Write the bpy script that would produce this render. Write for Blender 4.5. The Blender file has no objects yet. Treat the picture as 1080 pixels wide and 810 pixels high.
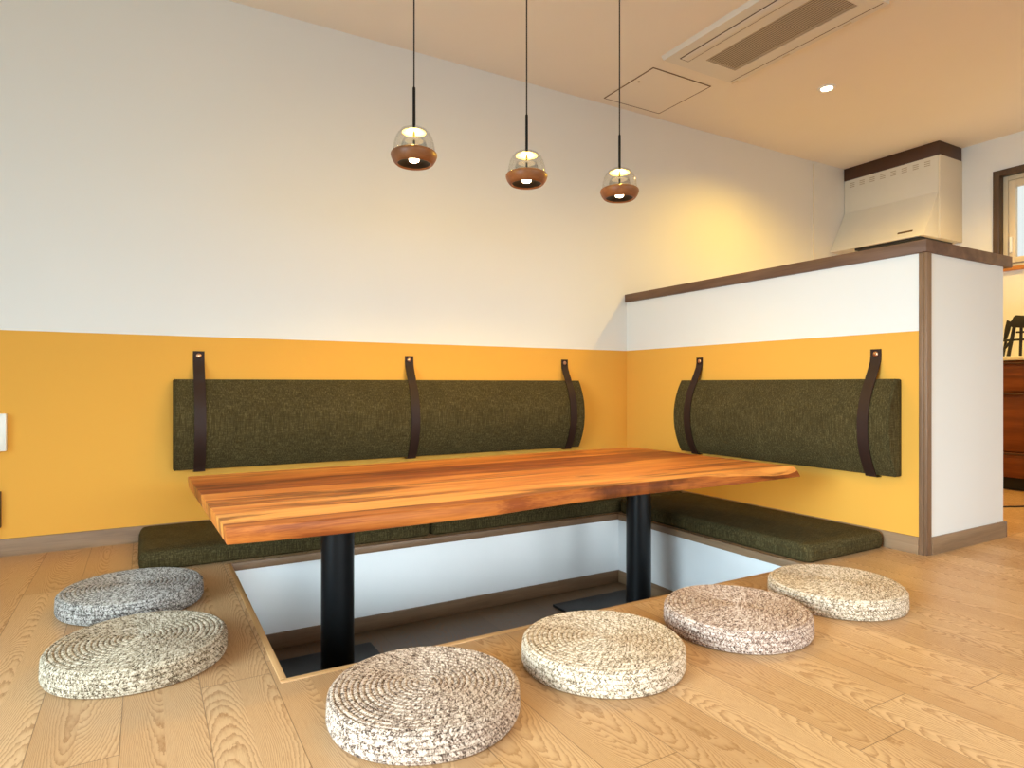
import bpy, bmesh, math, random
from mathutils import Vector, Matrix
random.seed(4)
S = bpy.context.scene
COL = S.collection
PI = math.pi

# ------------------------------------------------------------------ helpers
def tag(o, label=None, cat=None, group=None, kind=None):
    if label: o['label'] = label
    if cat: o['category'] = cat
    if group: o['group'] = group
    if kind: o['kind'] = kind
    return o

def empty(name, loc, label, cat, group=None):
    o = bpy.data.objects.new(name, None)
    o.location = loc
    o.empty_display_size = .05
    COL.objects.link(o)
    return tag(o, label, cat, group)

def finish(bm, ang=35):
    bmesh.ops.recalc_face_normals(bm, faces=bm.faces[:])
    for f in bm.faces: f.smooth = True
    for e in bm.edges:
        if len(e.link_faces) == 2:
            e.smooth = e.calc_face_angle(0) < math.radians(ang)

def obj(name, bm, mat, parent=None, ang=35, recalc=True):
    """bm is in world coordinates; children are moved into the parent's frame."""
    if recalc: finish(bm, ang)
    me = bpy.data.meshes.new(name)
    off = Vector((0, 0, 0))
    if parent is not None:
        off = Vector(parent.location)
        q = parent.parent
        while q is not None:
            off += Vector(q.location); q = q.parent
        bmesh.ops.translate(bm, verts=bm.verts[:], vec=-off)
    bm.to_mesh(me); bm.free()
    for m in (mat if isinstance(mat, (list, tuple)) else [mat]): me.materials.append(m)
    o = bpy.data.objects.new(name, me)
    COL.objects.link(o)
    if parent is not None: o.parent = parent
    return o

def struct(name, bm, mat, parent=None, ang=35):
    o = obj(name, bm, mat, parent, ang)
    o['kind'] = 'structure'
    return o

def B(): return bmesh.new()

def box(bm, x0, x1, y0, y1, z0, z1, bev=0, seg=2):
    r = bmesh.ops.create_cube(bm, size=1)
    vs = r['verts']
    for v in vs:
        v.co = Vector(((x0 + x1) / 2 + v.co.x * (x1 - x0), (y0 + y1) / 2 + v.co.y * (y1 - y0), (z0 + z1) / 2 + v.co.z * (z1 - z0)))
    if bev:
        es = set()
        for v in vs: es.update(v.link_edges)
        bmesh.ops.bevel(bm, geom=list(es), offset=bev, segments=seg, profile=.5, affect='EDGES')
    return bm

def bx(x0, x1, y0, y1, z0, z1, bev=0, seg=2): return box(B(), x0, x1, y0, y1, z0, z1, bev, seg)

def lathe(bm, prof, c, n=48, cap0=True, cap1=True):
    """prof: list of (r, z); c: centre"""
    rings = []
    for r, z in prof:
        if r < 1e-6: rings.append([bm.verts.new((c[0], c[1], c[2] + z))])
        else: rings.append([bm.verts.new((c[0] + r * math.cos(2 * PI * i / n), c[1] + r * math.sin(2 * PI * i / n), c[2] + z)) for i in range(n)])
    for a, b in zip(rings, rings[1:]):
        for i in range(n):
            j = (i + 1) % n
            if len(a) == 1 and len(b) == 1: continue
            if len(a) == 1: bm.faces.new((a[0], b[i], b[j]))
            elif len(b) == 1: bm.faces.new((a[i], a[j], b[0]))
            else: bm.faces.new((a[i], a[j], b[j], b[i]))
    if cap0 and len(rings[0]) > 1: bm.faces.new(rings[0][::-1])
    if cap1 and len(rings[-1]) > 1: bm.faces.new(rings[-1])
    return bm

def tube(bm, pts, r, n=10):
    pts = [Vector(p) for p in pts]
    rings = []; ref = None
    for i, p in enumerate(pts):
        d = (pts[min(i + 1, len(pts) - 1)] - pts[max(i - 1, 0)]).normalized()
        if ref is None:
            ref = d.orthogonal().normalized()
        a = (ref - d * ref.dot(d)).normalized(); ref = a; b = d.cross(a)
        rings.append([bm.verts.new(p + (a * math.cos(2 * PI * k / n) + b * math.sin(2 * PI * k / n)) * r) for k in range(n)])
    for a, b in zip(rings, rings[1:]):
        for i in range(n):
            j = (i + 1) % n
            bm.faces.new((a[i], a[j], b[j], b[i]))
    bm.faces.new(rings[0][::-1]); bm.faces.new(rings[-1])
    return bm

def prism(bm, poly, axis, a, b):
    """extrude a 2-D polygon along axis ('x','y','z') from a to b. 2-D coords are the other two axes in order."""
    def P(u, v, t):
        return {'x': (t, u, v), 'y': (u, t, v), 'z': (u, v, t)}[axis]
    A = [bm.verts.new(P(u, v, a)) for u, v in poly]
    C = [bm.verts.new(P(u, v, b)) for u, v in poly]
    n = len(poly)
    bm.faces.new(A[::-1]); bm.faces.new(C)
    for i in range(n):
        j = (i + 1) % n
        bm.faces.new((A[i], A[j], C[j], C[i]))
    return bm

def bevel_all(bm, off, seg=2, min_ang=30):
    bmesh.ops.recalc_face_normals(bm, faces=bm.faces[:])
    es = [e for e in bm.edges if len(e.link_faces) == 2 and e.calc_face_angle(0) > math.radians(min_ang)]
    bmesh.ops.bevel(bm, geom=es, offset=off, segments=seg, profile=.5, affect='EDGES', clamp_overlap=True)
    return bm

# ------------------------------------------------------------------ materials
def L(r, g, b):
    def f(c):
        c /= 255.
        return c / 12.92 if c <= .04045 else ((c + .055) / 1.055) ** 2.4
    return (f(r), f(g), f(b), 1)

class NT:
    def __init__(s, name):
        s.m = bpy.data.materials.new(name); s.m.use_nodes = True
        s.t = s.m.node_tree; s.t.nodes.clear()
        s.out = s.n('ShaderNodeOutputMaterial')
        s.p = s.n('ShaderNodeBsdfPrincipled')
        s.t.links.new(s.p.outputs[0], s.out.inputs[0])
    def n(s, t, **k):
        d = s.t.nodes.new(t)
        for a, b in k.items(): setattr(d, a, b)
        return d
    def set(s, sock, v):
        if isinstance(v, bpy.types.NodeSocket): s.t.links.new(v, sock)
        elif v is not None: sock.default_value = v
    def math(s, op, a, b=None, c=None, clamp=False):
        d = s.n('ShaderNodeMath', operation=op, use_clamp=clamp)
        for i, v in enumerate((a, b, c)):
            if v is not None: s.set(d.inputs[i], v)
        return d.outputs[0]
    def sep(s, v):
        d = s.n('ShaderNodeSeparateXYZ'); s.set(d.inputs[0], v); return d.outputs
    def comb(s, x=0, y=0, z=0):
        d = s.n('ShaderNodeCombineXYZ')
        for i, v in enumerate((x, y, z)): s.set(d.inputs[i], v)
        return d.outputs[0]
    def coord(s, k='Object'): return s.n('ShaderNodeTexCoord').outputs[k]
    def vmul(s, v, k):
        d = s.n('ShaderNodeVectorMath', operation='MULTIPLY'); s.set(d.inputs[0], v); d.inputs[1].default_value = k; return d.outputs[0]
    def noise(s, v, scale=1, detail=3, rough=.5, dist=0, out='Fac'):
        d = s.n('ShaderNodeTexNoise'); s.set(d.inputs['Vector'], v)
        d.inputs['Scale'].default_value = scale; d.inputs['Detail'].default_value = detail
        d.inputs['Roughness'].default_value = rough; d.inputs['Distortion'].default_value = dist
        return d.outputs[out]
    def white(s, v, out='Value'):
        d = s.n('ShaderNodeTexWhiteNoise', noise_dimensions='3D'); s.set(d.inputs['Vector'], v); return d.outputs[out]
    def ramp(s, f, stops, interp='LINEAR'):
        d = s.n('ShaderNodeValToRGB'); s.set(d.inputs[0], f); cr = d.color_ramp; cr.interpolation = interp
        while len(cr.elements) < len(stops): cr.elements.new(.5)
        for e, (p, c) in zip(cr.elements, stops): e.position = p; e.color = c
        return d.outputs[0]
    def mix(s, f, a, b, mode='MIX'):
        d = s.n('ShaderNodeMix', data_type='RGBA', blend_type=mode)
        s.set(d.inputs[0], f); s.set(d.inputs[6], a); s.set(d.inputs[7], b); return d.outputs[2]
    def bump(s, h, st=.3, dist=.002):
        d = s.n('ShaderNodeBump'); d.inputs['Strength'].default_value = st; d.inputs['Distance'].default_value = dist
        s.set(d.inputs['Height'], h); s.t.links.new(d.outputs[0], s.p.inputs['Normal'])
    def fin(s, col=None, rough=None, metal=None, spec=None, coat=None):
        s.set(s.p.inputs['Base Color'], col); s.set(s.p.inputs['Roughness'], rough)
        s.set(s.p.inputs['Metallic'], metal); s.set(s.p.inputs['Specular IOR Level'], spec)
        s.set(s.p.inputs['Coat Weight'], coat)
        return s.m

def plain(name, c, rough=.5, metal=0, spec=.5, bump=0, bscale=200):
    t = NT(name)
    v = t.coord()
    n = t.noise(v, 6, 4)
    col = t.mix(n, tuple(x * .96 for x in c[:3]) + (1,), tuple(min(1, x * 1.03) for x in c[:3]) + (1,))
    if bump: t.bump(t.noise(v, bscale, 3), bump, .001)
    return t.fin(col, rough, metal, spec)

def wallpaper(name, c, rough=.85):
    t = NT(name); v = t.coord()
    n = t.noise(v, 220, 4, .6); m = t.noise(v, 3, 3)
    col = t.mix(m, tuple(x * .97 for x in c[:3]) + (1,), c)
    t.bump(n, .12, .0015)
    return t.fin(col, rough, 0, .3)

def floor_mat(name, dark=1.0, light=None, mid=None, deep=None):
    t = NT(name)
    x, y, z = t.sep(t.coord())[:3]
    W = .1445
    bxx = t.math('DIVIDE', t.math('ADD', x, 20 * W + 2.5), W)
    bi = t.math('FLOOR', bxx); bf = t.math('SUBTRACT', bxx, bi)
    off = t.math('MULTIPLY', t.white(t.comb(bi, 3.3, 0)), 1.82)
    by = t.math('DIVIDE', t.math('ADD', t.math('ADD', y, off), 20.0), 1.82)
    bj = t.math('FLOOR', by); bg = t.math('SUBTRACT', by, bj)
    half = t.math('GREATER_THAN', bf, .5)
    sid = t.math('ADD', t.math('MULTIPLY', bi, 2), half)
    # each strip of veneer has its own figure
    r1 = t.white(t.comb(sid, bj, 1.0)); r2 = t.white(t.comb(sid, bj, 7.0)); r3 = t.white(t.comb(bi, bj, 5.0))
    xs = t.math('SUBTRACT', t.math('MULTIPLY', t.math('SUBTRACT', t.math('FRACT', t.math('MULTIPLY', bf, 2)), .5), W * .5),
                t.math('MULTIPLY', t.math('SUBTRACT', r2, .5), .10))
    x2 = t.math('MULTIPLY', xs, xs)
    sign = t.math('SUBTRACT', t.math('MULTIPLY', t.math('GREATER_THAN', r3, .5), 2), 1)
    gx = t.math('ADD', t.math('MULTIPLY', x, 9), t.math('MULTIPLY', r1, 53))
    gy = t.math('ADD', t.math('MULTIPLY', y, 2.4), t.math('MULTIPLY', r2, 31))
    field = t.noise(t.comb(gx, gy, t.math('MULTIPLY', r1, 9)), 1.0, 2.0, .45, .2)
    warp = t.noise(t.comb(t.math('MULTIPLY', x, 150), t.math('MULTIPLY', y, 55), r2), 1, 3, .6)
    ky = t.math('ADD', 9, t.math('MULTIPLY', r1, 22))
    kx = t.math('ADD', 1300, t.math('MULTIPLY', r2, 2200))
    ph = t.math('ADD', t.math('ADD', t.math('MULTIPLY', t.math('MULTIPLY', y, ky), sign), t.math('MULTIPLY', x2, kx)),
                t.math('ADD', t.math('MULTIPLY', field, 13), t.math('MULTIPLY', warp, 1.0)))
    fr = t.math('FRACT', ph)
    ring = t.math('POWER', fr, 3.0)
    ring = t.math('MULTIPLY', ring, t.math('SUBTRACT', 1, t.math('POWER', fr, 24)))
    ring = t.math('MULTIPLY', ring, t.math('ADD', .45, t.math('MULTIPLY', t.noise(t.comb(t.math('MULTIPLY', x, 300), t.math('MULTIPLY', y, 40), r1), 1, 2), 1.1)))
    pores = t.noise(t.comb(t.math('MULTIPLY', x, 420), t.math('MULTIPLY', y, 14), r1), 1, 3, .6)
    pores = t.math('SUBTRACT', pores, .5)
    tone = t.math('ADD', t.math('MULTIPLY', r3, .62), t.math('MULTIPLY', r1, .38))
    base = t.ramp(tone, [(0, light or L(180, 140, 98)), (.5, mid or L(195, 156, 114)), (1, deep or L(205, 169, 128))])
    ringc = t.mix(t.math('MULTIPLY', ring, .88, None, True), base, L(134, 88, 44))
    c2 = t.mix(t.math('MULTIPLY', t.math('MAXIMUM', pores, 0), 1.1), ringc, L(138, 92, 48))
    # joints
    ex = t.math('MINIMUM', bf, t.math('SUBTRACT', 1, bf))
    ey = t.math('MINIMUM', bg, t.math('SUBTRACT', 1, bg))
    jx = t.math('LESS_THAN', ex, .0065); jy = t.math('LESS_THAN', ey, .0006)
    j = t.math('MAXIMUM', jx, jy)
    col = t.mix(t.math('MULTIPLY', j, .62), c2, L(84, 54, 28))
    if dark != 1: col = t.mix(1.0, col, (dark, dark, dark, 1), 'MULTIPLY')
    h = t.math('SUBTRACT', t.math('MULTIPLY', ring, -.25), t.math('ADD', t.math('MULTIPLY', j, 1), t.math('MULTIPLY', pores, .3)))
    t.bump(h, .25, .0008)
    return t.fin(col, t.math('ADD', .36, t.math('MULTIPLY', ring, .12)), 0, .42)

def wood(name, axis, c_dark, c_mid, c_light, plank=None, streak=0.0, rough=.45, spec=.4, scale=1.0, knots=False):
    """grain runs along axis; plank = width of glued staves across the remaining horizontal axis"""
    t = NT(name)
    o = t.sep(t.coord())
    a = {'x': 0, 'y': 1, 'z': 2}[axis]
    u = o[a]; others = [o[i] for i in range(3) if i != a]
    v, w = others
    r = None; idx = 0.0
    if plank:
        q = t.math('DIVIDE', t.math('ADD', t.math('ADD', v, 10), t.math('MULTIPLY', t.noise(t.comb(t.math('MULTIPLY', u, .4), 0, 0), 1, 1), .02)), plank)
        idx = t.math('FLOOR', q)
        r = t.white(t.comb(idx, 2, 2))
    k = scale
    p = t.comb(t.math('MULTIPLY', u, 1.6 * k), t.math('ADD', t.math('MULTIPLY', v, 17 * k), t.math('MULTIPLY', idx, 3.7)), t.math('MULTIPLY', w, 17 * k))
    n = t.noise(p, 1, 4, .55, .6)
    f = t.noise(t.comb(t.math('MULTIPLY', u, 9 * k), t.math('MULTIPLY', v, 260 * k), t.math('MULTIPLY', w, 260 * k)), 1, 3, .6)
    g = t.math('ADD', t.math('MULTIPLY', n, .75), t.math('MULTIPLY', f, .25))
    if plank: g = t.math('ADD', g, t.math('MULTIPLY', t.math('SUBTRACT', r, .5), .40))
    col = t.ramp(g, [(.28, c_dark), (.48, c_mid), (.72, c_light)])
    if streak:
        sp = t.comb(t.math('MULTIPLY', u, 1.1), t.math('ADD', t.math('MULTIPLY', v, 9), t.math('MULTIPLY', idx, 1.9)), 3.0)
        s1 = t.noise(sp, 1, 5, .62, 1.2)
        sm = t.ramp(s1, [(.52, (0, 0, 0, 1)), (.62, (1, 1, 1, 1))])
        rg = t.noise(t.comb(t.math('MULTIPLY', u, 30), t.math('MULTIPLY', v, 160), 0), 1, 3, .6)
        sm = t.math('MULTIPLY', t.math('MULTIPLY', sm, streak), t.math('ADD', .35, rg))
        col = t.mix(sm, col, tuple(x * .30 for x in c_dark[:3]) + (1,))
    t.bump(f, .08, .0006)
    return t.fin(col, rough, 0, spec)

def fabric(name, c1, c2, c3):
    t = NT(name); v = t.coord()
    o = t.sep(v)
    a = t.noise(t.vmul(v, (900, 160, 160)), 1, 2, .6)
    b = t.noise(t.vmul(v, (160, 900, 900)), 1, 2, .6)
    vert = t.noise(t.vmul(v, (260, 260, 18)), 1, 2, .6)
    hor = t.noise(t.vmul(v, (30, 260, 260)), 1, 2, .6)
    big = t.noise(v, 9, 3)
    g = t.math('ADD', t.math('ADD', t.math('MULTIPLY', a, .2), t.math('MULTIPLY', b, .2)),
               t.math('ADD', t.math('MULTIPLY', vert, .34), t.math('ADD', t.math('MULTIPLY', hor, .18), t.math('MULTIPLY', big, .08))))
    col = t.ramp(g, [(.36, c1), (.5, c2), (.64, c3)])
    t.bump(g, .35, .0012)
    return t.fin(col, .95, 0, .06)

def braid(name, cols, tint=(1, 1, 1, 1)):
    """UV x = stitch count round the coil, UV y = coil number"""
    t = NT(name)
    uv = t.n('ShaderNodeUVMap', uv_map='UVMap').outputs[0]
    u, v, _ = t.sep(uv)[:3]
    vi = t.math('FLOOR', v); vf = t.math('SUBTRACT', v, vi)
    up = t.math('GREATER_THAN', vf, .5)
    tri = t.math('ABSOLUTE', t.math('SUBTRACT', t.math('MULTIPLY', vf, 2), 1))
    uu = t.math('ADD', u, t.math('ADD', t.math('MULTIPLY', tri, .9), t.math('MULTIPLY', up, .5)))
    ci = t.math('FLOOR', uu); cf = t.math('SUBTRACT', uu, ci)
    cid = t.comb(ci, t.math('ADD', t.math('MULTIPLY', vi, 2), up), 4.0)
    rnd = t.white(cid)
    fine = t.noise(t.coord(), 340, 2, .7)
    fine = t.math('ADD', t.math('MULTIPLY', t.math('SUBTRACT', fine, .5), 1.5), .5)
    grv = t.math('POWER', t.math('ABSOLUTE', t.math('SUBTRACT', t.math('MULTIPLY', vf, 2), 1)), 6)
    k = t.math('ADD', t.math('MULTIPLY', rnd, .30), t.math('SUBTRACT', t.math('MULTIPLY', fine, .78), t.math('MULTIPLY', grv, .15)))
    col = t.ramp(k, [(.26, cols[0]), (.40, cols[1]), (.54, cols[2]), (.72, cols[3])])
    edge = t.math('SUBTRACT', 1, t.math('POWER', t.math('ABSOLUTE', t.math('SUBTRACT', t.math('MULTIPLY', cf, 2), 1)), 2))
    row = t.math('SUBTRACT', 1, t.math('POWER', t.math('ABSOLUTE', t.math('SUBTRACT', t.math('MULTIPLY', t.math('FRACT', t.math('MULTIPLY', v, 2)), 2), 1)), 3))
    hgt = t.math('ADD', t.math('MULTIPLY', edge, row), t.math('MULTIPLY', fine, .5))
    t.bump(hgt, .6, .0011)
    return t.fin(col, .95, 0, .1)

def glass(name, rough=0, ior=1.45, col=(1, 1, 1, 1)):
    # thin clear glass: lets light through, mirrors more at glancing angles
    t = NT(name)
    t.t.nodes.remove(t.p)
    tr = t.n('ShaderNodeBsdfTransparent'); tr.inputs[0].default_value = (.97, .97, .96, 1)
    gl = t.n('ShaderNodeBsdfGlossy'); gl.inputs['Roughness'].default_value = .03
    lw = t.n('ShaderNodeLayerWeight'); lw.inputs[0].default_value = .5
    class fr: outputs = [t.math('ADD', t.math('MULTIPLY', t.math('POWER', lw.outputs['Facing'], 4), .45), .035)]
    mx = t.n('ShaderNodeMixShader')
    t.t.links.new(fr.outputs[0], mx.inputs[0]); t.t.links.new(tr.outputs[0], mx.inputs[1]); t.t.links.new(gl.outputs[0], mx.inputs[2])
    t.t.links.new(mx.outputs[0], t.out.inputs[0])
    return t.m

def emit(name, c, st, base=None):
    t = NT(name)
    t.set(t.p.inputs['Emission Color'], c); c = base or c; t.p.inputs['Emission Strength'].default_value = st
    return t.fin(c, .4)

WHITE = wallpaper('white_wallpaper', (.80, .795, .77, 1))
YEL = wallpaper('ochre_wallpaper', (.77, .392, .063, 1))
CEIL = wallpaper('ceiling_paper', (.92, .86, .76, 1))
OAK = floor_mat('oak_boards')
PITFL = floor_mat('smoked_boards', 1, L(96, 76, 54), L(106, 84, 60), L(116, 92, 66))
BASEB = wood('taupe_wood', 'x', L(112, 86, 62), L(136, 108, 80), L(158, 128, 98), rough=.5)
BASEBY = wood('taupe_wood_y', 'y', L(112, 86, 62), L(136, 108, 80), L(158, 128, 98), rough=.5)
BASEBZ = wood('taupe_wood_z', 'z', L(98, 72, 52), L(124, 95, 71), L(146, 116, 90), rough=.5)
CAPM = wood('cap_wood_y', 'y', L(78, 52, 37), L(104, 74, 54), L(128, 96, 73), rough=.5)
NOSE = wood('nosing_wood', 'x', L(96, 70, 48), L(120, 90, 64), L(140, 108, 80), rough=.45)
RIM = wood('rim_oak', 'x', L(160, 116, 72), L(186, 142, 94), L(204, 162, 114), rough=.4)
TABLE = wood('table_wood', 'x', L(134, 66, 26), L(192, 112, 46), L(224, 152, 76), plank=.118, streak=.85, rough=.46, spec=.22)
OLIVE = fabric('olive_fabric', L(43, 37, 22), L(69, 60, 36), L(106, 94, 62))
LEATHER = plain('brown_leather', L(46, 28, 21), .55, 0, .25, .3, 350)
BRASS = plain('copper_screw', L(196, 150, 116), .3, 1)
BLACK = plain('black_steel', L(11, 13, 15), .36, .0, .3)
BLACKM = plain('black_matte', L(24, 20, 17), .55)
CORD = plain('black_cord', L(30, 24, 18), .6)
GLASS = glass('clear_glass', 0, 1.45)
PENDW = wood('turned_wood', 'x', L(96, 56, 30), L(134, 84, 48), L(160, 108, 66), rough=.42)
GLINT = emit('reflection_glow', (1, .78, .46, 1), .55, (.42, .36, .28, 1))
BULB = emit('warm_bulb', (1, .74, .42, 1), 26)
HOODM = plain('cream_enamel', L(226, 220, 205), .38)
LAMI = plain('cream_laminate', L(224, 214, 194), .5)
DBROWN = plain('dark_brown_board', L(70, 40, 18), .5)
PLAST = plain('white_plastic', L(236, 236, 232), .4)
ACG = plain('beige_grille', L(196, 180, 156), .6)
ACP = plain('ac_panel', L(230, 226, 216), .5)
GROOVE = plain('dark_gap', L(92, 68, 46), .8)
SASH = plain('cream_sash', L(222, 206, 176), .45)
CABW = wood('walnut_veneer', 'y', L(84, 40, 16), L(118, 60, 24), L(146, 82, 38), rough=.4)
WTOP = plain('pale_worktop', L(232, 224, 206), .3)

# ------------------------------------------------------------------ measures
ZC = 2.367; ZY = .8665
XR = -.509; XL = -2.345; YF = -1.62; YB = -.5405; PZ = -.346
XLW = -4.7; YFW = -6.2; XRW = 2.53
PX1 = .617; PYF = -1.758; PT = 1.167; CT = 1.2156

# ------------------------------------------------------------------ setting
b = B()
box(b, XLW, XL, YFW, 0, -.03, 0); box(b, XR, XRW, YFW, 0, -.03, 0)
box(b, XL, XR, YFW, YF, -.03, 0); box(b, XL, XR, YB, 0, -.03, 0)
struct('floor', b, OAK)
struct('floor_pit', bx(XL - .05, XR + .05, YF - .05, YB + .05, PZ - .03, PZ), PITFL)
PITW = plain('white_panel', (.88, .885, .88, 1), .5)
struct('wall_pit_back', bx(XL, XR, YB, YB + .04, PZ, -.03), PITW)
struct('wall_pit_right', bx(XR, XR + .04, YF, YB, PZ, -.03), PITW)
struct('wall_pit_left', bx(XL - .04, XL, YF, YB, PZ, -.03), PITW)
struct('wall_pit_front', bx(XL, XR, YF - .04, YF, PZ, -.03), PITW)
struct('baseboard_pit_back', bx(XL, XR, YB - .009, YB, PZ, PZ + .06, .002), NOSE)
struct('baseboard_pit_right', bx(XR - .009, XR, YF, YB - .009, PZ, PZ + .06, .002), BASEBY)
struct('baseboard_pit_left', bx(XL, XL + .009, YF, YB - .009, PZ, PZ + .06, .002), BASEBY)
struct('baseboard_pit_front', bx(XL + .009, XR - .009, YF, YF + .009, PZ, PZ + .06, .002), NOSE)
# rim of the pit: brown nosing under the seats, pale oak rim on the two open sides
struct('trim_1', bx(XL, XR, YB - .014, YB, -.027, .0015, .002), NOSE)
struct('trim_2', bx(XR - .014, XR, YF + .015, YB - .014, -.029, .0015, .002), BASEBY)
struct('trim_3', bx(XL, XL + .016, YF + .016, YB - .014, -.03, .003, .0025), wood('rim_oak_y', 'y', L(160, 116, 72), L(186, 142, 94), L(204, 162, 114), rough=.4))
struct('trim_4', bx(XL, XR - .014, YF, YF + .016, -.03, .003, .0025), RIM)

# back wall: ochre below, white above (one wall, two papers)
b = B()
box(b, XLW, XRW, 0, .1, -.03, ZY)
n0 = len(b.faces)
box(b, XLW, XRW, 0, .1, ZY, ZC)
b.faces.ensure_lookup_table()
for f in b.faces: f.material_index = 1 if f.calc_center_median().z > ZY + .001 or (f.index >= n0) else 0
struct('wall_back', b, [YEL, WHITE])
struct('ceiling', bx(XLW - .1, XRW + .1, YFW - .1, .1, ZC, ZC + .1), CEIL)
struct('baseboard_back', prism(B(), [(0, 0), (-.011, 0), (-.011, .052), (-.007, .060), (-.007, .066), (0, .066)], 'x', XLW, 0), BASEB)

# half-height partition between the seats and the kitchen
b = B()
box(b, 0, PX1, PYF, 0, 0, ZY)
n0 = len(b.faces)
box(b, 0, PX1, PYF, 0, ZY, PT)
b.faces.ensure_lookup_table()
for f in b.faces:
    c = f.calc_center_median()
    f.material_index = 0 if (f.index < n0 and c.x < .01) else 1
struct('wall_partition', b, [YEL, WHITE])
struct('trim_5', bevel_all(prism(B(), [(-.015, PYF - .010), (PX1 + .060, PYF - .010), (PX1 + .060, 0), (-.015, 0)], 'z', PT, CT), .002), CAPM)
# corner post: two strips with a groove
b = B()
prism(b, [(.004, PYF + .022), (-.008, PYF + .022), (-.008, PYF + .006), (.004, PYF + .006)], 'z', 0, PT)
prism(b, [(-.006, PYF + .006), (-.006, PYF - .008), (.028, PYF - .008), (.028, PYF + .006)], 'z', 0, PT)
struct('trim_6', bevel_all(b, .002), BASEBZ)
struct('baseboard_partition', prism(B(), [(0, 0), (-.011, 0), (-.011, .052), (-.007, .060), (-.007, .066), (0, .066)], 'y', PYF + .022, -.011), BASEBY)
struct('baseboard_end', prism(B(), [(PYF, 0), (PYF - .011, 0), (PYF - .011, .052), (PYF - .007, .060), (PYF - .007, .066), (PYF, .066)], 'x', .028, PX1), BASEB)
struct('trim_7', bx(PX1, PX1 + .008, PYF - .012, PYF + .03, 0, .067, .001), BASEBZ)

# kitchen end of the back wall: a smooth panel from x=1.84 and the right wall with its window
struct('wall_kitchen_panel', bx(1.84, XRW, -.006, 0, 0, ZC), plain('kitchen_panel', (.80, .79, .76, 1), .45))
struct('trim_8', bx(1.834, 1.841, -.009, 0, 1.0, ZC - .02, .001), LAMI)
WY0, WY1, WZ0, WZ1 = -1.95, -.945, 1.46, 2.10
b = B()
box(b, XRW, XRW + .12, YFW, WY0, 0, ZC); box(b, XRW, XRW + .12, WY1, 0, 0, ZC)
box(b, XRW, XRW + .12, WY0, WY1, 0, WZ0); box(b, XRW, XRW + .12, WY0, WY1, WZ1, ZC)
struct('wall_right', b, WHITE)
wf = B()
box(wf, XRW - .014, XRW + .06, WY1 - .003, WY1 + .037, WZ0 - .03, WZ1 + .037, .002)
box(wf, XRW - .014, XRW + .06, WY0 - .037, WY0 + .003, WZ0 - .03, WZ1 + .037, .002)
box(wf, XRW - .014, XRW + .06, WY0 + .003, WY1 - .003, WZ1 - .003, WZ1 + .037, .002)
w1 = struct('window_1', wf, wood('window_brown', 'z', L(66, 50, 38), L(84, 65, 50), L(102, 82, 64), rough=.45))
obj('window_sill', bx(XRW - .03, XRW + .06, WY0 - .037, WY1 + .037, WZ0 - .026, WZ0, .003), plain('sill_brown', L(186, 120, 58), .45), w1)
s = B()
fy0, fy1 = WY0 + .003, WY1 - .003
for (ya, yb, za, zb) in ((fy1 - .03, fy1, WZ0, WZ1 - .003), (fy0, fy0 + .03, WZ0, WZ1 - .003), (fy0 + .03, fy1 - .03, WZ1 - .035, WZ1 - .003), (fy0 + .03, fy1 - .03, WZ0, WZ0 + .03)):
    box(s, XRW + .04, XRW + .085, ya, yb, za, zb, .003)
obj('window_frame', s, SASH, w1)
s = B()
for (ya, yb, za, zb) in ((fy1 - .075, fy1 - .035, WZ0 + .032, WZ1 - .04), (fy0 + .035, fy0 + .075, WZ0 + .032, WZ1 - .04), (fy0 + .075, fy1 - .075, WZ1 - .085, WZ1 - .04), (fy0 + .075, fy1 - .075, WZ0 + .032, WZ0 + .07)):
    box(s, XRW + .03, XRW + .07, ya, yb, za, zb, .003)
sa = obj('sash', s, SASH, w1)
obj('handle', bx(XRW + .012, XRW + .03, fy1 - .062, fy1 - .046, WZ0 + .10, WZ0 + .21, .004), PLAST, sa)
obj('pane', bx(XRW + .048, XRW + .053, fy0 + .07, fy1 - .07, WZ0 + .065, WZ1 - .08), GLASS, sa)

# walls behind and beside the camera, with big windows whose light comes from lamps set inside them
b = B()
LY0, LY1 = -4.9, -1.6
box(b, XLW - .12, XLW, YFW, LY0, 0, ZC); box(b, XLW - .12, XLW, LY1, .1, 0, ZC)
box(b, XLW - .12, XLW, LY0, LY1, 2.15, ZC)
struct('wall_left', b, WHITE)
b = B()
FX0, FX1 = -3.9, 1.4
box(b, XLW, FX0, YFW - .12, YFW, 0, ZC); box(b, FX1, XRW, YFW - .12, YFW, 0, ZC); box(b, FX0, FX1, YFW - .12, YFW, 2.15, ZC)
struct('wall_front', b, WHITE)
def slider(name, along, a0, a1, pos):
    b = B()
    for i in range(2):
        m = (a0 + a1) / 2; p, q = ((a0, m + .03), (m - .03, a1))[i]
        d = pos + (.0 if i == 0 else .04)
        for (u0, u1, z0, z1) in ((p, p + .05, .02, 2.13), (q - .05, q, .02, 2.13), (p + .05, q - .05, 2.07, 2.13), (p + .05, q - .05, .02, .09)):
            if along == 'x': box(b, u0, u1, d, d + .03, z0, z1, .003)
            else: box(b, d, d + .03, u0, u1, z0, z1, .003)
    w_ = struct(name, b, plain(name + '_frame', L(70, 66, 62), .4))
    # opaque sheets filling the openings, added to keep world light out
    e_ = .012
    pb = bx(a0, a1, pos + .012, pos + .012 + e_, .02, 2.15) if along == 'x' else bx(pos + .012, pos + .012 + e_, a0, a1, .02, 2.15)
    obj('pane', pb, PLAST, w_)
    return w_
slider('window_2', 'y', LY0, LY1, XLW - .1)
slider('window_3', 'x', FX0, FX1, YFW - .1)

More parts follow.
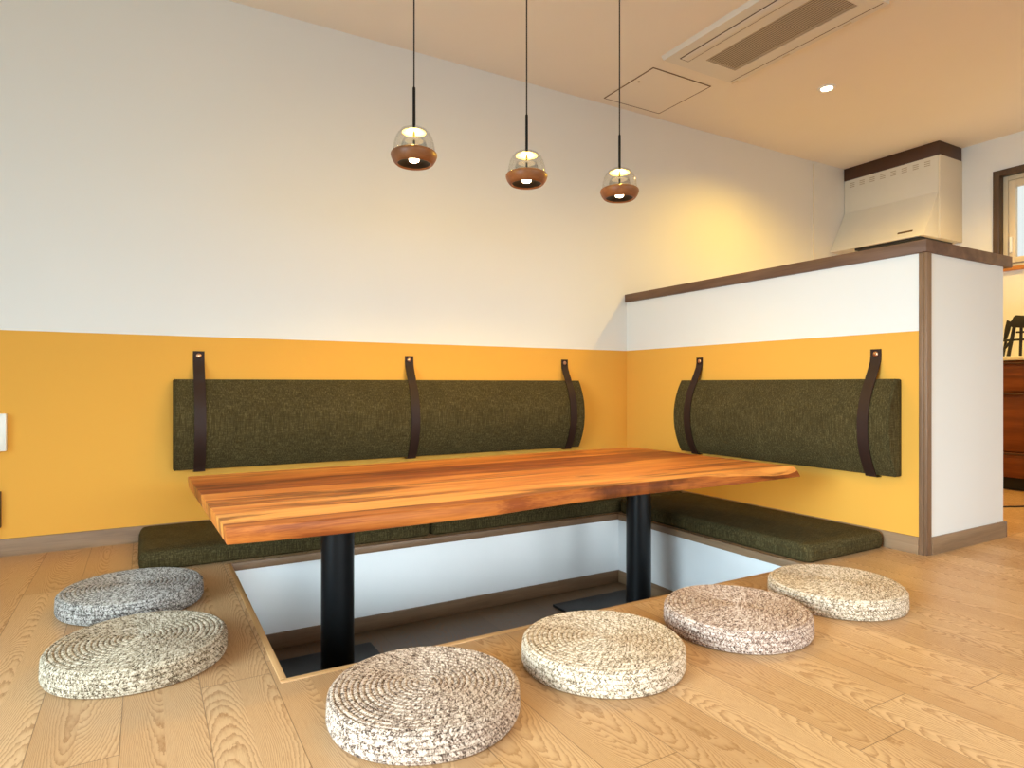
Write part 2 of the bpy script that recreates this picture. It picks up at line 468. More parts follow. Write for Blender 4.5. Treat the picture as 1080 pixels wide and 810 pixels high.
# ------------------------------------------------------------------ table
TZ = .33; TB = .29
t = empty('low_table', (-1.41, -1.0, PZ), 'long low live-edge wooden table on two black columns standing in the sunken pit', 'table')
front_top = [(-2.445, -1.500), (-2.34, -1.512), (-2.2, -1.519), (-2.0, -1.517), (-1.75, -1.507), (-1.6, -1.480), (-1.44, -1.462), (-1.25, -1.461), (-1.07, -1.463), (-.85, -1.450), (-.664, -1.438), (-.55, -1.424), (-.474, -1.412), (-.40, -1.416), (-.350, -1.441)]
front_bot = [(-2.442, -1.497), (-2.34, -1.510), (-2.2, -1.519), (-2.0, -1.520), (-1.75, -1.513), (-1.6, -1.492), (-1.44, -1.472), (-1.25, -1.463), (-1.07, -1.463), (-.85, -1.464), (-.664, -1.467), (-.55, -1.466), (-.474, -1.464), (-.40, -1.462), (-.335, -1.460)]
back = [(-.372, -1.0), (-.392, -.505), (-.9, -.512), (-1.5, -.52), (-2.1, -.535), (-2.472, -.545)]
backb = [(-.352, -1.0), (-.378, -.498), (-.9, -.502), (-1.5, -.512), (-2.1, -.528), (-2.468, -.540)]
b = B()
top = [b.verts.new((x, y, TZ)) for x, y in front_top + back]
mid = [b.verts.new(((x + p) / 2 * 1.0, (y + q) / 2 - (.003 if i < len(front_top) else -.002), (TZ + TB) / 2)) for i, ((x, y), (p, q)) in enumerate(zip(front_top + back, front_bot + backb))]
bot = [b.verts.new((x, y, TB)) for x, y in front_bot + backb]
n = len(top)
b.faces.new(top); b.faces.new(bot[::-1])
for A, C in ((bot, mid), (mid, top)):
    for i in range(n):
        j = (i + 1) % n
        b.faces.new((A[i], A[j], C[j], C[i]))
bmesh.ops.recalc_face_normals(b, faces=b.faces[:])
es = [e for e in b.edges if len(e.link_faces) == 2 and e.calc_face_angle(0) > .6]
bmesh.ops.bevel(b, geom=es, offset=.0025, segments=2, profile=.5, affect='EDGES')
obj('tabletop', b, TABLE, t, 40)
for cx_ in (-2.063, -.794):
    b = B(); lathe(b, [(.052, PZ + .012), (.052, TB - .010)], (cx_, -1.02, 0), 48)
    obj('column', b, BLACK, t)
    b = bx(cx_ - .213, cx_ + .213, -1.36, -.685, PZ, PZ + .012, .002)
    obj('base_plate', b, BLACK, t)
    obj('mounting_plate', bx(cx_ - .14, cx_ + .14, -1.30, -.74, TB - .010, TB, .001), BLACK, t)

# ------------------------------------------------------------------ seat cushions on the floor along the walls
def seat(x0, x1, y0, y1, label):
    c = empty('seat_cushion', ((x0 + x1) / 2, (y0 + y1) / 2, 0.002), label, 'cushion', 'flat olive seat cushions along the walls')
    b = B()
    H = .069; nx = max(6, int((x1 - x0) / .05)); ny = max(6, int((y1 - y0) / .05))
    # rounded slab: outer ring profile + gently crowned top
    r = .018
    def outline(ins, z, rad=.035, k=6):
        pts = []
        X0, X1, Y0, Y1 = x0 + ins, x1 - ins, y0 + ins, y1 - ins
        rr = max(rad - ins, .008)
        for (cx, cy, a0) in ((X1 - rr, Y1 - rr, 0), (X0 + rr, Y1 - rr, 90), (X0 + rr, Y0 + rr, 180), (X1 - rr, Y0 + rr, 270)):
            for i in range(k + 1):
                a = math.radians(a0 + 90 * i / k)
                pts.append(b.verts.new((cx + rr * math.cos(a), cy + rr * math.sin(a), z)))
        return pts
    rings = [outline(.006, .002)]
    rings.append(outline(.001, .010)); rings.append(outline(-.002, .026)); rings.append(outline(-.001, .040))
    for i in range(1, 6):
        a = PI / 2 * i / 5
        rings.append(outline(r - r * math.cos(a), .042 + (H - .044) * math.sin(a)))
    rings.append(outline(.06, H + .001)); rings.append(outline(.12, H + .002))
    for A, C in zip(rings, rings[1:]):
        m = len(A)
        for i in range(m): b.faces.new((A[i], A[(i + 1) % m], C[(i + 1) % m], C[i]))
    b.faces.new(rings[-1]); b.faces.new(rings[0][::-1])
    obj('cover', b, OLIVE, c, 60)
    # piping seams round the sides
    for z in (.040,):
        k = [(x0 - .001 + .03, y0 - .003), (x1 + .001 - .03, y0 - .003)]
        b = B(); rr = .035; pts = []
        for (cx, cy, a0) in ((x1 - rr, y1 - rr, 0), (x0 + rr, y1 - rr, 90), (x0 + rr, y0 + rr, 180), (x1 - rr, y0 + rr, 270)):
            for i in range(7):
                a = math.radians(a0 + 90 * i / 6)
                pts.append((cx + (rr + .001) * math.cos(a), cy + (rr + .001) * math.sin(a), z))
        pts.append(pts[0])
        tube(b, pts, .0022, 6)
        obj('piping', b, OLIVE, c)
    return c
seat(-2.622, -1.525, -.518, -.014, 'flat olive seat cushion lying at the left end, beside the grey woven floor cushion')
seat(-1.521, -.016, -.518, -.014, 'flat olive seat cushion along the back wall, in the corner behind the table')
seat(-.497, -.014, -1.612, -.524, 'flat olive seat cushion along the partition, right of the table')

# ------------------------------------------------------------------ hung back cushions with leather straps
PZ0, PZ1 = .292, .680
def pad_y(z):
    """distance of the pad's front from the wall at height z"""
    s_ = (z - PZ0) / (PZ1 - PZ0)
    s_ = min(max(s_, 0), 1)
    return .034 + .058 * (1 - abs(2 * s_ - 1) ** 2.1)
def pad(axis, a0, a1, label):
    loc = ((a0 + a1) / 2, -.004, (PZ0 + PZ1) / 2) if axis == 'x' else (-.004, (a0 + a1) / 2, (PZ0 + PZ1) / 2)
    e = empty('back_cushion', loc, label, 'cushion', 'olive back cushions hung on leather straps')
    prof = [(-.003, PZ0)] + [(-pad_y(PZ0 + (PZ1 - PZ0) * i / 20), PZ0 + (PZ1 - PZ0) * i / 20) for i in range(21)] + [(-.003, PZ1)]
    b = B()
    secs = [(0.0, .985), (.004, .995)] + [(q, 1.0) for q in (.012, .3, .7)]
    ts = [a0, a0 + .004, a0 + .012] + [a0 + (a1 - a0) * k / 8 for k in range(1, 8)] + [a1 - .012, a1 - .004, a1]
    rings = []
    zc_ = (PZ0 + PZ1) / 2
    for i, tt in enumerate(ts):
        d = min(tt - a0, a1 - tt)
        k = 1.0 if d > .011 else (.994 if d > .003 else .974)
        ring = []
        for (dd, zz) in prof:
            z2 = zc_ + (zz - zc_) * k; d2 = dd * (k if dd < -.01 else 1)
            ring.append(b.verts.new((tt, d2, z2) if axis == 'x' else (d2, tt, z2)))
        rings.append(ring)
    m = len(prof)
    for A, C in zip(rings, rings[1:]):
        for i in range(m): b.faces.new((A[i], A[(i + 1) % m], C[(i + 1) % m], C[i]))
    b.faces.new(rings[0]); b.faces.new(rings[-1])
    obj('cover', b, OLIVE, e, 50)
    # sewn edges at the two ends
    for tt in (a0 + .006, a1 - .006):
        b = B()
        pts = [((tt, d - .001, z) if axis == 'x' else (d - .001, tt, z)) for d, z in prof[1:-1]]
        tube(b, pts, .0018, 6)
        obj('seam', b, OLIVE, e)
    return e
pad('x', -2.500, -1.424, 'olive back cushion hung on the back wall, left of the two side by side')
pad('x', -1.420, -.388, 'olive back cushion hung on the back wall, nearer the corner')
pad('y', -1.668, -.500, 'olive back cushion hung on the partition by two leather straps')

def strap(axis, a, label, skew=0.0):
    W = .0225; T = .0028
    path = [(.0002, .803), (.0004, .775), (.004, .752), (.022, .712)]
    zz = [.684] + [PZ1 - (PZ1 - PZ0) * i / 16 for i in range(0, 17)] + [.287]
    for z in zz: path.append((pad_y(z) + .0034, z))
    path += [(.030, .2845), (.0004, .2850)]
    e = empty('hanging_strap', ((a, 0, .803) if axis == 'x' else (0, a, .803)), label, 'strap', 'brown leather straps holding the back cushions')
    b = B(); rows = []
    for i, (d, z) in enumerate(path):
        p0 = Vector(path[max(i - 1, 0)]); p1 = Vector(path[min(i + 1, len(path) - 1)])
        tg = (p1 - p0).normalized(); nr = Vector((-tg.y, tg.x))
        if nr.x < 0 and i < len(path) - 3: nr = -nr
        s_ = skew * max(0, min(1, (.76 - z) / .2))
        row = []
        for (w, tk) in ((-W, 0), (W, 0), (W, T), (-W, T)):
            dd = d + nr.x * tk; z2 = z + nr.y * tk
            row.append(b.verts.new((a + w + s_, -dd, z2) if axis == 'x' else (-dd, a + w + s_, z2)))
        rows.append(row)
    for A, C in zip(rows, rows[1:]):
        for i in range(4): b.faces.new((A[i], A[(i + 1) % 4], C[(i + 1) % 4], C[i]))
    b.faces.new(rows[0][::-1]); b.faces.new(rows[-1])
    obj('band', b, LEATHER, e, 50)
    b = B()
    lathe(b, [(.0105, 0), (.0105, .002), (.008, .0042), (.0035, .0048), (.0025, .0035), (0, .0035)], (0, 0, 0), 24)
    M = Matrix.Rotation(PI / 2, 4, 'X') if axis == 'x' else Matrix.Rotation(-PI / 2, 4, 'Y')
    bmesh.ops.transform(b, matrix=M, verts=b.verts[:])
    bmesh.ops.translate(b, verts=b.verts[:], vec=((a, -.0031, .783) if axis == 'x' else (-.0031, a, .783)))
    obj('screw', b, BRASS, e)
    return e
strap('x', -2.400, 'dark brown leather strap on the back wall, at the left end of the cushions')
strap('x', -1.432, 'dark brown leather strap over the joint between the two back wall cushions')
strap('x', -.470, 'dark brown leather strap on the back wall, near the corner')
strap('y', -.605, 'dark brown leather strap on the partition, nearer the corner')
strap('y', -1.566, 'dark brown leather strap on the partition, nearer the wooden corner post')

# ------------------------------------------------------------------ braided round floor cushions
def braided_mesh():
    R = .193; H = .057; n = 144
    path = []
    # path: bottom edge, side, rounded shoulder, crowned top
    def add(x, z, nx, nz): path.append((x, z, nx, nz))
    st = .0016
    z = .004
    pts = [(R - .010, .0, -.2, -1.0)]
    rc = .016
    k = 6
    for i in range(k + 1):
        a = -PI / 2 + PI / 2 * i / k
        pts.append((R - .010 + .010 * math.cos(a), .010 + .010 * math.sin(a), math.cos(a), math.sin(a)))
    for i in range(1, 16): pts.append((R - .001 * i / 16, .010 + (H - rc - .010) * i / 16, 1, .02))
    for i in range(0, 13):
        a = PI / 2 * i / 12
        pts.append((R - .001 - rc + rc * math.cos(a), H - rc + rc * math.sin(a), math.cos(a), math.sin(a)))
    m = 90
    r0 = R - .001 - rc
    for i in range(1, m + 1):
        q = i / m
        pts.append((r0 * (1 - q), H + .002 * math.sin(q * PI / 2), 0, 1))
    # resample by arc length
    import itertools
    cum = [0]
    for p, q in zip(pts, pts[1:]): cum.append(cum[-1] + math.hypot(q[0] - p[0], q[1] - p[1]))
    Ltot = cum[-1]
    NR = round(Ltot / .0118); SEG = 6
    prof = []
    for i in range(NR * SEG + 1):
        s_ = Ltot * i / (NR * SEG)
        j = max(k_ for k_ in range(len(cum)) if cum[k_] <= s_ + 1e-9)
        j = min(j, len(pts) - 2)
        f = (s_ - cum[j]) / max(cum[j + 1] - cum[j], 1e-9)
        p = [pts[j][c] + (pts[j + 1][c] - pts[j][c]) * f for c in range(4)]
        l = math.hypot(p[2], p[3]); ph = i / SEG % 1
        amp = .0028 * (1 - abs(2 * ph - 1) ** 2.4) - .0023
        prof.append((max(p[0] + p[2] / l * amp, 0), max(p[1] + p[3] / l * amp, 0.0005 if i else 0), i / SEG))
    b = B(); uvl = b.loops.layers.uv.new('UVMap')
    rings = []
    for r, z, v in prof[:-1]:
        ring = []
        for i in range(n):
            a = 2 * PI * i / n
            # the coil climbs by one ring per turn: slight wobble for handwork
            wob = 1 + .004 * math.sin(3 * a + 1.3) + .003 * math.sin(5 * a)
            ring.append(b.verts.new((r * wob * math.cos(a), r * wob * math.sin(a), z)))
        rings.append(ring)
    ctr = b.verts.new((0, 0, prof[-1][1]))
    for q, (A, C) in enumerate(zip(rings, rings[1:])):
        rid = q // SEG
        rm = prof[min(rid * SEG + SEG // 2, len(prof) - 1)][0]
        cells = max(4, round(2 * PI * rm / .0042))
        for i in range(n):
            f = b.faces.new((A[i], A[(i + 1) % n], C[(i + 1) % n], C[i]))
            us = (i, i + 1, i + 1, i); vs = (q, q, q + 1, q + 1)
            for lp, u_, v_ in zip(f.loops, us, vs):
                vv = rid + min(max((v_ - rid * SEG) / SEG, .002), .998)
                lp[uvl].uv = (u_ / n * cells + rid * .37, vv)
    for i in range(n):
        f = b.faces.new((rings[-1][i], rings[-1][(i + 1) % n], ctr))
        for lp in f.loops: lp[uvl].uv = (i / 36, NR - .3)
    b.faces.new(rings[0][::-1])
    for f in b.faces: f.smooth = True
    me = bpy.data.meshes.new('floor_cushion')
    b.normal_update()
    b.to_mesh(me); b.free()
    return me
cm = braided_mesh()
BR = {
 'grey': braid('braid_grey', [L(44, 40, 36), L(104, 98, 92), L(162, 156, 150), L(206, 202, 196)]),
 'oat': braid('braid_oat', [L(56, 46, 34), L(120, 104, 84), L(180, 164, 140), L(214, 202, 182)]),
 'pink': braid('braid_pink', [L(44, 34, 28), L(116, 94, 80), L(178, 156, 138), L(216, 198, 180)]),
 'cream': braid('braid_cream', [L(78, 63, 48), L(148, 126, 101), L(202, 180, 154), L(228, 212, 192)]),
 'rose': braid('braid_rose', [L(56, 42, 36), L(130, 104, 90), L(184, 156, 138), L(216, 200, 186)]),
}
cm.materials.append(BR['pink'])
spots = [
 (-2.636, -.855, .3, 'grey', 'grey-white braided round floor cushion beside the left end of the seat cushion, behind another'),
 (-2.616, -1.331, 1.1, 'oat', 'oatmeal braided round floor cushion at far left, in front of a greyer one'),
 (-2.115, -1.888, 2.0, 'pink', 'large pinkish-grey braided round floor cushion nearest the viewer, by the front left table column'),
 (-1.659, -1.881, 2.9, 'cream', 'cream braided round floor cushion second from left in the front row'),
 (-1.207, -1.889, 3.7, 'rose', 'rosy brown braided round floor cushion with whitish sides, between two cream ones'),
 (-.767, -1.890, 4.6, 'cream', 'cream braided round floor cushion rightmost in the front row, by the partition seat'),
]
proto = bpy.data.objects.new('floor_cushion', cm)
for i, (x, y, rz, k, lab) in enumerate(spots):
    o = proto if i == 0 else proto.copy()
    COL.objects.link(o)
    o.location = (x, y, 0); o.rotation_euler = (0, 0, rz)
    o.material_slots[0].link = 'OBJECT'; o.material_slots[0].material = BR[k]
    tag(o, lab, 'cushion', 'braided round floor cushions around the pit')

# ------------------------------------------------------------------ pendant lamps
PY = -.93
def pendant():
    z0 = 0.0      # built round the origin: z=0 at the underside of the wooden bowl
    e = empty('pendant_lamp', (0, 0, 0), '', 'lamp')
    R = .083
    # wooden ring bowl, hollow below
    b = B()
    pr = [(.058, -.002), (.0605, -.0065), (.064, -.007), (.070, -.002), (.0775, .009), (.0815, .019), (R, .0255), (.0825, .030), (.080, .034), (.076, .0365), (.030, .037), (.0, .037)]
    lathe(b, pr, (0, 0, 0), 64, cap0=False)
    obj('wooden_bowl', b, PENDW, e, 60)
    b = B(); lathe(b, [(.0, .013), (.022, .013), (.046, .008), (.0585, -.0015), (.0605, -.003), (.0605, .003), (.050, .018), (0, .018)], (0, 0, 0), 48, False, False)
    obj('reflector', b, BLACKM, e, 50)
    b = B(); lathe(b, [(.018, .014), (.018, .008), (.0165, .0045), (.011, .002), (0, .001)], (0, 0, 0), 28)
    obj('bulb', b, BULB, e)
    # blown glass dome with wall thickness
    gl = [(.0755, .0345), (.0750, .046), (.0720, .066), (.0670, .085), (.0590, .102), (.047, .1155), (.031, .1235), (.010, .126)]
    inner = [(r - .0022, z - (.0022 if z > .10 else 0)) for r, z in gl]
    b = B()
    lathe(b, gl + [(.006, .1260), (.006, .1238)] + inner[::-1] + [gl[0]], (0, 0, 0), 56, False, False)
    bmesh.ops.remove_doubles(b, verts=b.verts[:], dist=1e-5)
    obj('glass_shade', b, GLASS, e, 60)
    # emissive dishes round the stem, standing in for reflections in the glass
    for rr, z in ((.042, .114), (.033, .083)):
        b = B(); lathe(b, [(.0056, z), (rr * .6, z - .0015), (rr, z - .005), (rr, z - .0065), (rr * .6, z - .004), (.0056, z - .003)], (0, 0, 0), 40, False, False)
        obj('glint_dish', b, GLINT, e, 60)
    b = B(); lathe(b, [(.045, .0372), (.047, .046), (.046, .064), (.040, .080)] + [(.038, .080), (.044, .064), (.045, .046), (.043, .0372), (.045, .0372)], (0, 0, 0), 40, False, False)
    bmesh.ops.remove_doubles(b, verts=b.verts[:], dist=1e-5)
    obj('inner_glass', b, GLASS, e, 60)
    b = B(); lathe(b, [(.004, .037), (.004, .124), (.0055, .126), (.0055, .268), (.004, .271)], (0, 0, 0), 16)
    obj('stem', b, BLACK, e)
    return e
pl = pendant()
labs = ['wood and glass pendant lamp, leftmost of the three over the table',
        'wood and glass pendant lamp hanging between the other two over the table',
        'wood and glass pendant lamp nearest the partition, over the right end of the table']
def pend_pos(u, v):
    f, yaw = 673.935, math.radians(29.9292)
    fw = Vector((math.sin(yaw), math.cos(yaw), 0)); rt = Vector((math.cos(yaw), -math.sin(yaw), 0))
    r = fw + rt * ((u - 540) / f) + Vector((0, 0, 1)) * ((405 - v) / f)
    tt = (PY + 3.0946) / r.y
    return Vector((-2.6061, -3.0946, .66)) + r * tt
hang = [(-1.766, 1.455), (-1.293, 1.456), (-.823, 1.467)]
for i, (x, zb) in enumerate(hang):
    if i == 0: r = pl
    else:
        r = pl.copy(); COL.objects.link(r)
        for ch in [c for c in pl.children if c.name.split('.')[0] not in ('cord', 'ceiling_cup')]:
            c = ch.copy(); COL.objects.link(c); c.parent = r
    r.location = (x, PY, zb)
    r['label'] = labs[i]; r['group'] = 'pendant lamps over the table'
    b = B(); tube(b, [(x, PY, zb + .268), (x, PY, ZC - .012)], .0028, 8); obj('cord', b, CORD, r)
    b = B(); lathe(b, [(.006, -.014), (.036, -.012), (.040, -.009), (.040, 0)], (x, PY, ZC), 32); obj('ceiling_cup', b, BLACKM, r)

# ------------------------------------------------------------------ ceiling fittings
def frame_rect(b, x0, x1, y0, y1, z0, z1, w):
    box(b, x0, x1, y0, y0 + w, z0, z1); box(b, x0, x1, y1 - w, y1, z0, z1)
    box(b, x0, x0 + w, y0 + w, y1 - w, z0, z1); box(b, x1 - w, x1, y0 + w, y1 - w, z0, z1)
    return b
h = empty('ceiling_hatch', (-.01, -.277, ZC), 'square white access hatch in the ceiling near the right pendant', 'hatch')
obj('hatch_panel', bx(-.2225, .2025, -.4845, -.0695, ZC - .003, ZC - .0005), CEIL, h)
obj('hatch_frame', frame_rect(B(), -.229, .209, -.491, -.063, ZC - .003, ZC - .0002, .0055), plain('hatch_edge', L(120, 92, 62), .6), h)
obj('latch', lathe(B(), [(.006, -.006), (.008, -.003), (.008, 0)], (-.19, -.33, ZC - .0005), 16), ACG, h)

ac = empty('air_conditioner', (.005, -1.035, ZC), 'flush cream ceiling air conditioner with brown grille beside the access hatch', 'air conditioner')
AX0, AX1, AY0, AY1 = -.250, .267, -1.470, -.598
GX0, GX1, GY0, GY1 = -.066, .158, -1.392, -.708
ZP = ZC - .018
b = B()
for (a0, a1, c0, c1) in ((AX0, GX0, AY0, AY1), (GX1, AX1, AY0, AY1), (GX0, GX1, AY0, GY0), (GX0, GX1, GY1, AY1)):
    box(b, a0, a1, c0, c1, ZP, ZC)
obj('panel', b, ACP, ac)
obj('panel_edge', prism(B(), [(AX0 - .022, ZC), (AX0, ZC), (AX0, ZP), (AX0 - .006, ZP)], 'y', AY0, AY1), ACP, ac)
lv = obj('louver', bx(-.192, -.140, -1.43, -.660, ZP - .004, ZP - .0005, .001), ACP, ac)
obj('louver_gap', frame_rect(B(), -.197, -.135, -1.435, -.655, ZP - .002, ZP - .0002, .005), GROOVE, ac)
obj('trim_line', bx(.232, .235, -1.46, -.61, ZP - .001, ZP + .001), GROOVE, ac)
b = bx(GX0, GX1, GY0, GY1, ZC - .004, ZC - .001)
gr = obj('grille_back', b, plain('filter_grey', L(92, 78, 62), .8), ac)
for i in range(15):
    x = GX0 + (GX1 - GX0) * (i + .5) / 15
    obj('grille_slat', bx(x - .0040, x + .0040, GY0, GY1, ZP + .0005, ZP + .0025), ACG, ac)
for y in (-.62, -.95, -1.28):
    obj('clip', bx(AX1 - .016, AX1 - .008, y - .02, y + .02, ZP - .002, ZP), SASH, ac)

dl = empty('downlight', (.807, -.806, ZC), 'small round recessed ceiling downlight glowing warm beside the range hood', 'lamp')
obj('trim_ring', lathe(B(), [(.030, -.001), (.034, -.006), (.046, -.006), (.050, 0), (.030, 0)], (.807, -.806, ZC), 40, False, False), PLAST, dl)
obj('lens', lathe(B(), [(0, -.0035), (.024, -.0035), (.0305, -.0015), (.0305, 0)], (.807, -.806, ZC), 32, False), emit('downlight_lens', (1, .80, .52, 1), 30), dl)

# ------------------------------------------------------------------ kitchen: hood, cabinets, worktop
hd = empty('range_hood', (2.53, -.36, 1.66), 'cream range hood with sloping canopy under a dark brown filler board, behind the partition', 'range hood')
HY0, HY1 = -.700, -.008
HXF = 2.222
b = B()
prism(b, [(XRW, 2.27), (HXF, 2.27), (HXF, 2.012), (2.040, 1.702), (2.033, 1.684), (XRW, 1.684)], 'y', HY0, HY1)
obj('canopy', bevel_all(b, .004), HOODM, hd)
obj('filler_board', bx(HXF - .004, XRW - .012, HY0 - .012, HY1, 2.27, ZC - .001, .001), DBROWN, hd)
obj('side_panel', bx(HXF + .004, XRW - .002, HY0 - .012, HY0, 1.684, 2.27, .001), LAMI, hd)
obj('filter', bx(2.052, 2.48, HY0 + .03, HY1 - .19, 1.668, 1.684, .002), BLACKM, hd)
for i in range(8):
    yc = HY1 - .065 - i * .0795
    for k in range(3):
        z = 2.240 - k * .014
        obj('vent_slot', bx(HXF - .0008, HXF + .002, yc - .020, yc + .020, z - .0028, z + .0028), plain('slot_shadow', L(176, 160, 132), .8) if i == 0 and k == 0 else bpy.data.materials['slot_shadow'], hd)
# pull slot set into the slope
sl = Vector((HXF - 2.040, 0, 2.012 - 1.702)).normalized()
nrm = Vector((-sl.z, 0, sl.x))
c0 = Vector((2.040, -.565, 1.702)) + sl * .036
b = B(); box(b, -.004, .0025, -.052, .052, -.007, .007, .003)
M = Matrix((( -nrm.x, 0, sl.x, c0.x), (0, 1, 0, c0.y), (-nrm.z, 0, sl.z, c0.z), (0, 0, 0, 1)))
bmesh.ops.transform(b, matrix=M, verts=b.verts[:])
obj('handle', b, plain('pull_bronze', L(104, 74, 40), .4), hd)

CX = 2.03
def cabinet(y0, y1, label):
    c = empty('kitchen_cabinet', ((CX + XRW) / 2, (y0 + y1) / 2, 0), label, 'cabinet', 'brown kitchen drawer cabinets')
    obj('carcass', bx(CX + .02, XRW - .001, y0, y1, .08, .805), CABW, c)
    obj('toe_kick', bx(CX + .06, XRW - .05, y0 + .002, y1 - .002, 0, .08), BLACKM, c)
    for z0, z1 in ((.085, .236), (.244, .606), (.614, .795)):
        d = obj('drawer', bx(CX, CX + .019, y0 + .002, y1 - .002, z0, z1, .0015), CABW, c)
        obj('handle', bx(CX - .012, CX, y0 + .02, y1 - .02, z1 - .013, z1 - .003, .001), DBROWN, d)
    return c
cabinet(-1.84, -.94, 'brown wood drawer cabinet under the pale worktop, right of the partition end')
obj_w = obj('worktop', bx(CX - .012, XRW - .001, -1.86, -.92, .806, .831, .003), WTOP)
tag(obj_w, 'pale cream kitchen worktop on the brown drawer cabinet', 'worktop')

# black rack on the worktop
rk = empty('dish_rack', (2.2, -1.2, .831), 'black metal rack with slanted uprights on the pale kitchen worktop', 'rack')
RX = 2.2
def yz(px, py):  # crop measurements -> the rack's own plane, metres along the worktop and up
    return (-1.100 - (px - 45) * .000395 * 1.08, .831 + (690 - py) * .000452)
def plate(name, pts, x0, x1, mat=BLACKM, bev=.002):
    b = prism(B(), [yz(*p) for p in pts], 'x', x0, x1)
    return obj(name, bevel_all(b, bev), mat, rk)
plate('side_frame', [(45, 290), (75, 155), (118, 182), (146, 155), (102, 330), (66, 440), (30, 440)], RX + .02, RX + .035)
plate('drip_shield', [(150, 240), (210, 122), (240, 105), (360, 122), (420, 140), (420, 300), (300, 285), (190, 272)], RX - .03, RX - .012)
def rod(p, q, r=.007, x=RX):
    a = yz(*p); c = yz(*q)
    b = B(); tube(b, [(x, a[0], a[1]), (x, c[0], c[1])], r, 8)
    obj('rod', b, BLACKM, rk)
rod((-30, 450), (420, 445)); rod((215, 340), (420, 345), .006)
rod((195, 265), (120, 675), .011, RX - .005); rod((285, 280), (272, 675), .009, RX - .005); rod((390, 290), (385, 675), .009, RX - .005)
rod((140, 470), (30, 610), .008); rod((60, 440), (20, 675), .008, RX + .028)

# cable on the kitchen floor
pts = []
P0 = [(1.06, -1.36), (1.25, -1.41), (1.39, -1.452), (1.433, -1.475), (1.47, -1.490), (1.56, -1.52), (1.72, -1.60), (1.9, -1.62)]
for i in range(len(P0) - 1):
    for k in range(6):
        s_ = k / 6
        p0 = P0[max(i - 1, 0)]; p1 = P0[i]; p2 = P0[i + 1]; p3 = P0[min(i + 2, len(P0) - 1)]
        f = lambda a, b_, c, d: .5 * (2 * b_ + (c - a) * s_ + (2 * a - 5 * b_ + 4 * c - d) * s_ ** 2 + (3 * b_ - a - 3 * c + d) * s_ ** 3)
        pts.append((f(p0[0], p1[0], p2[0], p3[0]), f(p0[1], p1[1], p2[1], p3[1]), .004))
b = B(); tube(b, pts, .004, 8)
tag(obj('power_cable', b, BLACKM), 'thin black cable lying on the kitchen floor by the partition end', 'cable')

# ------------------------------------------------------------------ fittings at the left end of the back wall
sw = empty('wall_switch', (-3.125, 0, .475), 'white switch box on the ochre wall at the left edge', 'switch')
obj('box_body', bx(-3.19, -3.0605, -.030, 0, .404, .547, .004), PLAST, sw)
obj('rocker', bx(-3.17, -3.12, -.034, -.030, .43, .52, .002), PLAST, sw)
ol = empty('wall_outlet', (-3.13, 0, .18), 'small dark brown box on the ochre wall below the white switch box', 'outlet')
obj('box_body', bx(-3.19, -3.079, -.020, 0, .112, .250, .003), DBROWN, ol)
obj('socket', bx(-3.155, -3.115, -.0225, -.020, .14, .22, .002), BLACKM, ol)

# ------------------------------------------------------------------ light
def area(name, loc, rot, sx, sy, e, c):
    l = bpy.data.lights.new(name, 'AREA'); l.shape = 'RECTANGLE'; l.size = sx; l.size_y = sy; l.energy = e; l.color = c
    o = bpy.data.objects.new(name, l); o.location = loc; o.rotation_euler = rot; COL.objects.link(o); return o
def spot(name, loc, e, c, ang=110, blend=.6, r=.03):
    l = bpy.data.lights.new(name, 'SPOT'); l.energy = e; l.color = c; l.spot_size = math.radians(ang); l.spot_blend = blend; l.shadow_soft_size = r
    o = bpy.data.objects.new(name, l); o.location = loc; COL.objects.link(o); return o
DAYL = (.79, 1.0, 1.12); DAYF = (.88, 1.0, 1.05)
def day(loc, rot, sx, sy, e, c, spread=180):
    o = area('daylight', loc, rot, sx, sy, e, c); o.data.spread = math.radians(spread)
day((XLW + .03, -2.3, .8), (0, -PI / 2 + math.radians(13), math.radians(10)), 1.2, 2.4, 35, DAYL, 60)  # narrow low beam added to brighten the pit, sparing the upper walls
day((XLW + .03, -2.6, .55), (0, -PI / 2 + math.radians(8), 0), 1.0, 2.0, 30, DAYL)
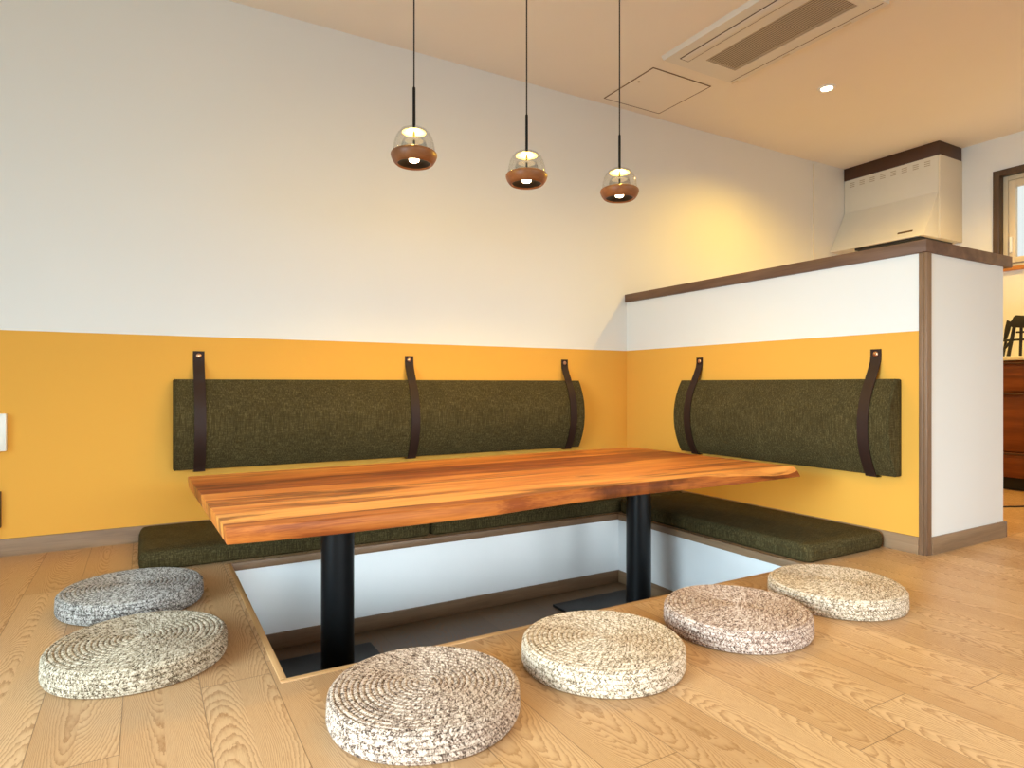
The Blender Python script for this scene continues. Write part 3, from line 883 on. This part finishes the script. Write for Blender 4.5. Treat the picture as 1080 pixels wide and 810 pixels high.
day((XLW + .03, -2.6, 1.2), (0, -PI / 2 + math.radians(25), 0), 1.8, 2.4, 44, (.50, 1, 1.28))
day((-2.2, YFW + .03, 1.0), (PI / 2 - math.radians(14), 0, 0), 3.2, 1.4, 16, DAYF, 38)  # narrow front beam shaped to reach the pit below the table
day((.2, YFW + .03, 1.0), (PI / 2 - math.radians(11), 0, math.radians(14)), 2.4, 1.4, 10, DAYF, 50)  # second narrow front beam, also added for the pit
day((-.2, YFW + .03, 1.1), (PI / 2 - math.radians(35), 0, 0), 2.4, 2.0, 30, (.80, 1, 1.13))
WARM = (1, .62, .07)
for i, (x, zb) in enumerate(hang):
    spot('pendant_spot', (x, PY, zb - .014), 12, WARM, 140, .5, .02)
    l = bpy.data.lights.new('pendant_glow', 'POINT'); l.energy = 7; l.color = WARM; l.shadow_soft_size = .02
    o = bpy.data.objects.new('pendant_glow', l); o.location = (x, PY, zb + .098); COL.objects.link(o)
for (x, y, e_) in ((.807, -.806, 86), (1.7, -1.7, 108), (-.9, -2.9, 30)):  # kitchen spot is out of view; last one added for ceiling bounce
    spot('downlight_and_fill', (x, y, ZC - .012), e_, WARM if x < 1.2 else (1, .64, .16), 150, .7, .03)
w = bpy.data.worlds.new('daylight'); S.world = w; w.use_nodes = True
bg = w.node_tree.nodes['Background']
bg.inputs[0].default_value = (.93, 1.0, 1.0, 1); bg.inputs[1].default_value = 1.0

# ------------------------------------------------------------------ camera
cd = bpy.data.cameras.new('camera'); cam = bpy.data.objects.new('camera', cd); COL.objects.link(cam)
cd.sensor_width = 36; cd.lens = 673.935 / 1080 * 36
cam.location = (-2.6061, -3.0946, .66); cam.rotation_euler = (PI / 2, 0, -math.radians(29.9292))
cd.clip_start = .02
S.camera = cam
S.view_settings.view_transform = 'Standard'; S.view_settings.look = 'None'
S.view_settings.gamma = 1; S.view_settings.use_curve_mapping = False
S.view_settings.exposure = 0.0
S.cycles.use_denoising = True
S.cycles.max_bounces = 12; S.cycles.diffuse_bounces = 6
S.cycles.sample_clamp_indirect = 6
S.cycles.caustics_refractive = False; S.cycles.caustics_reflective = False
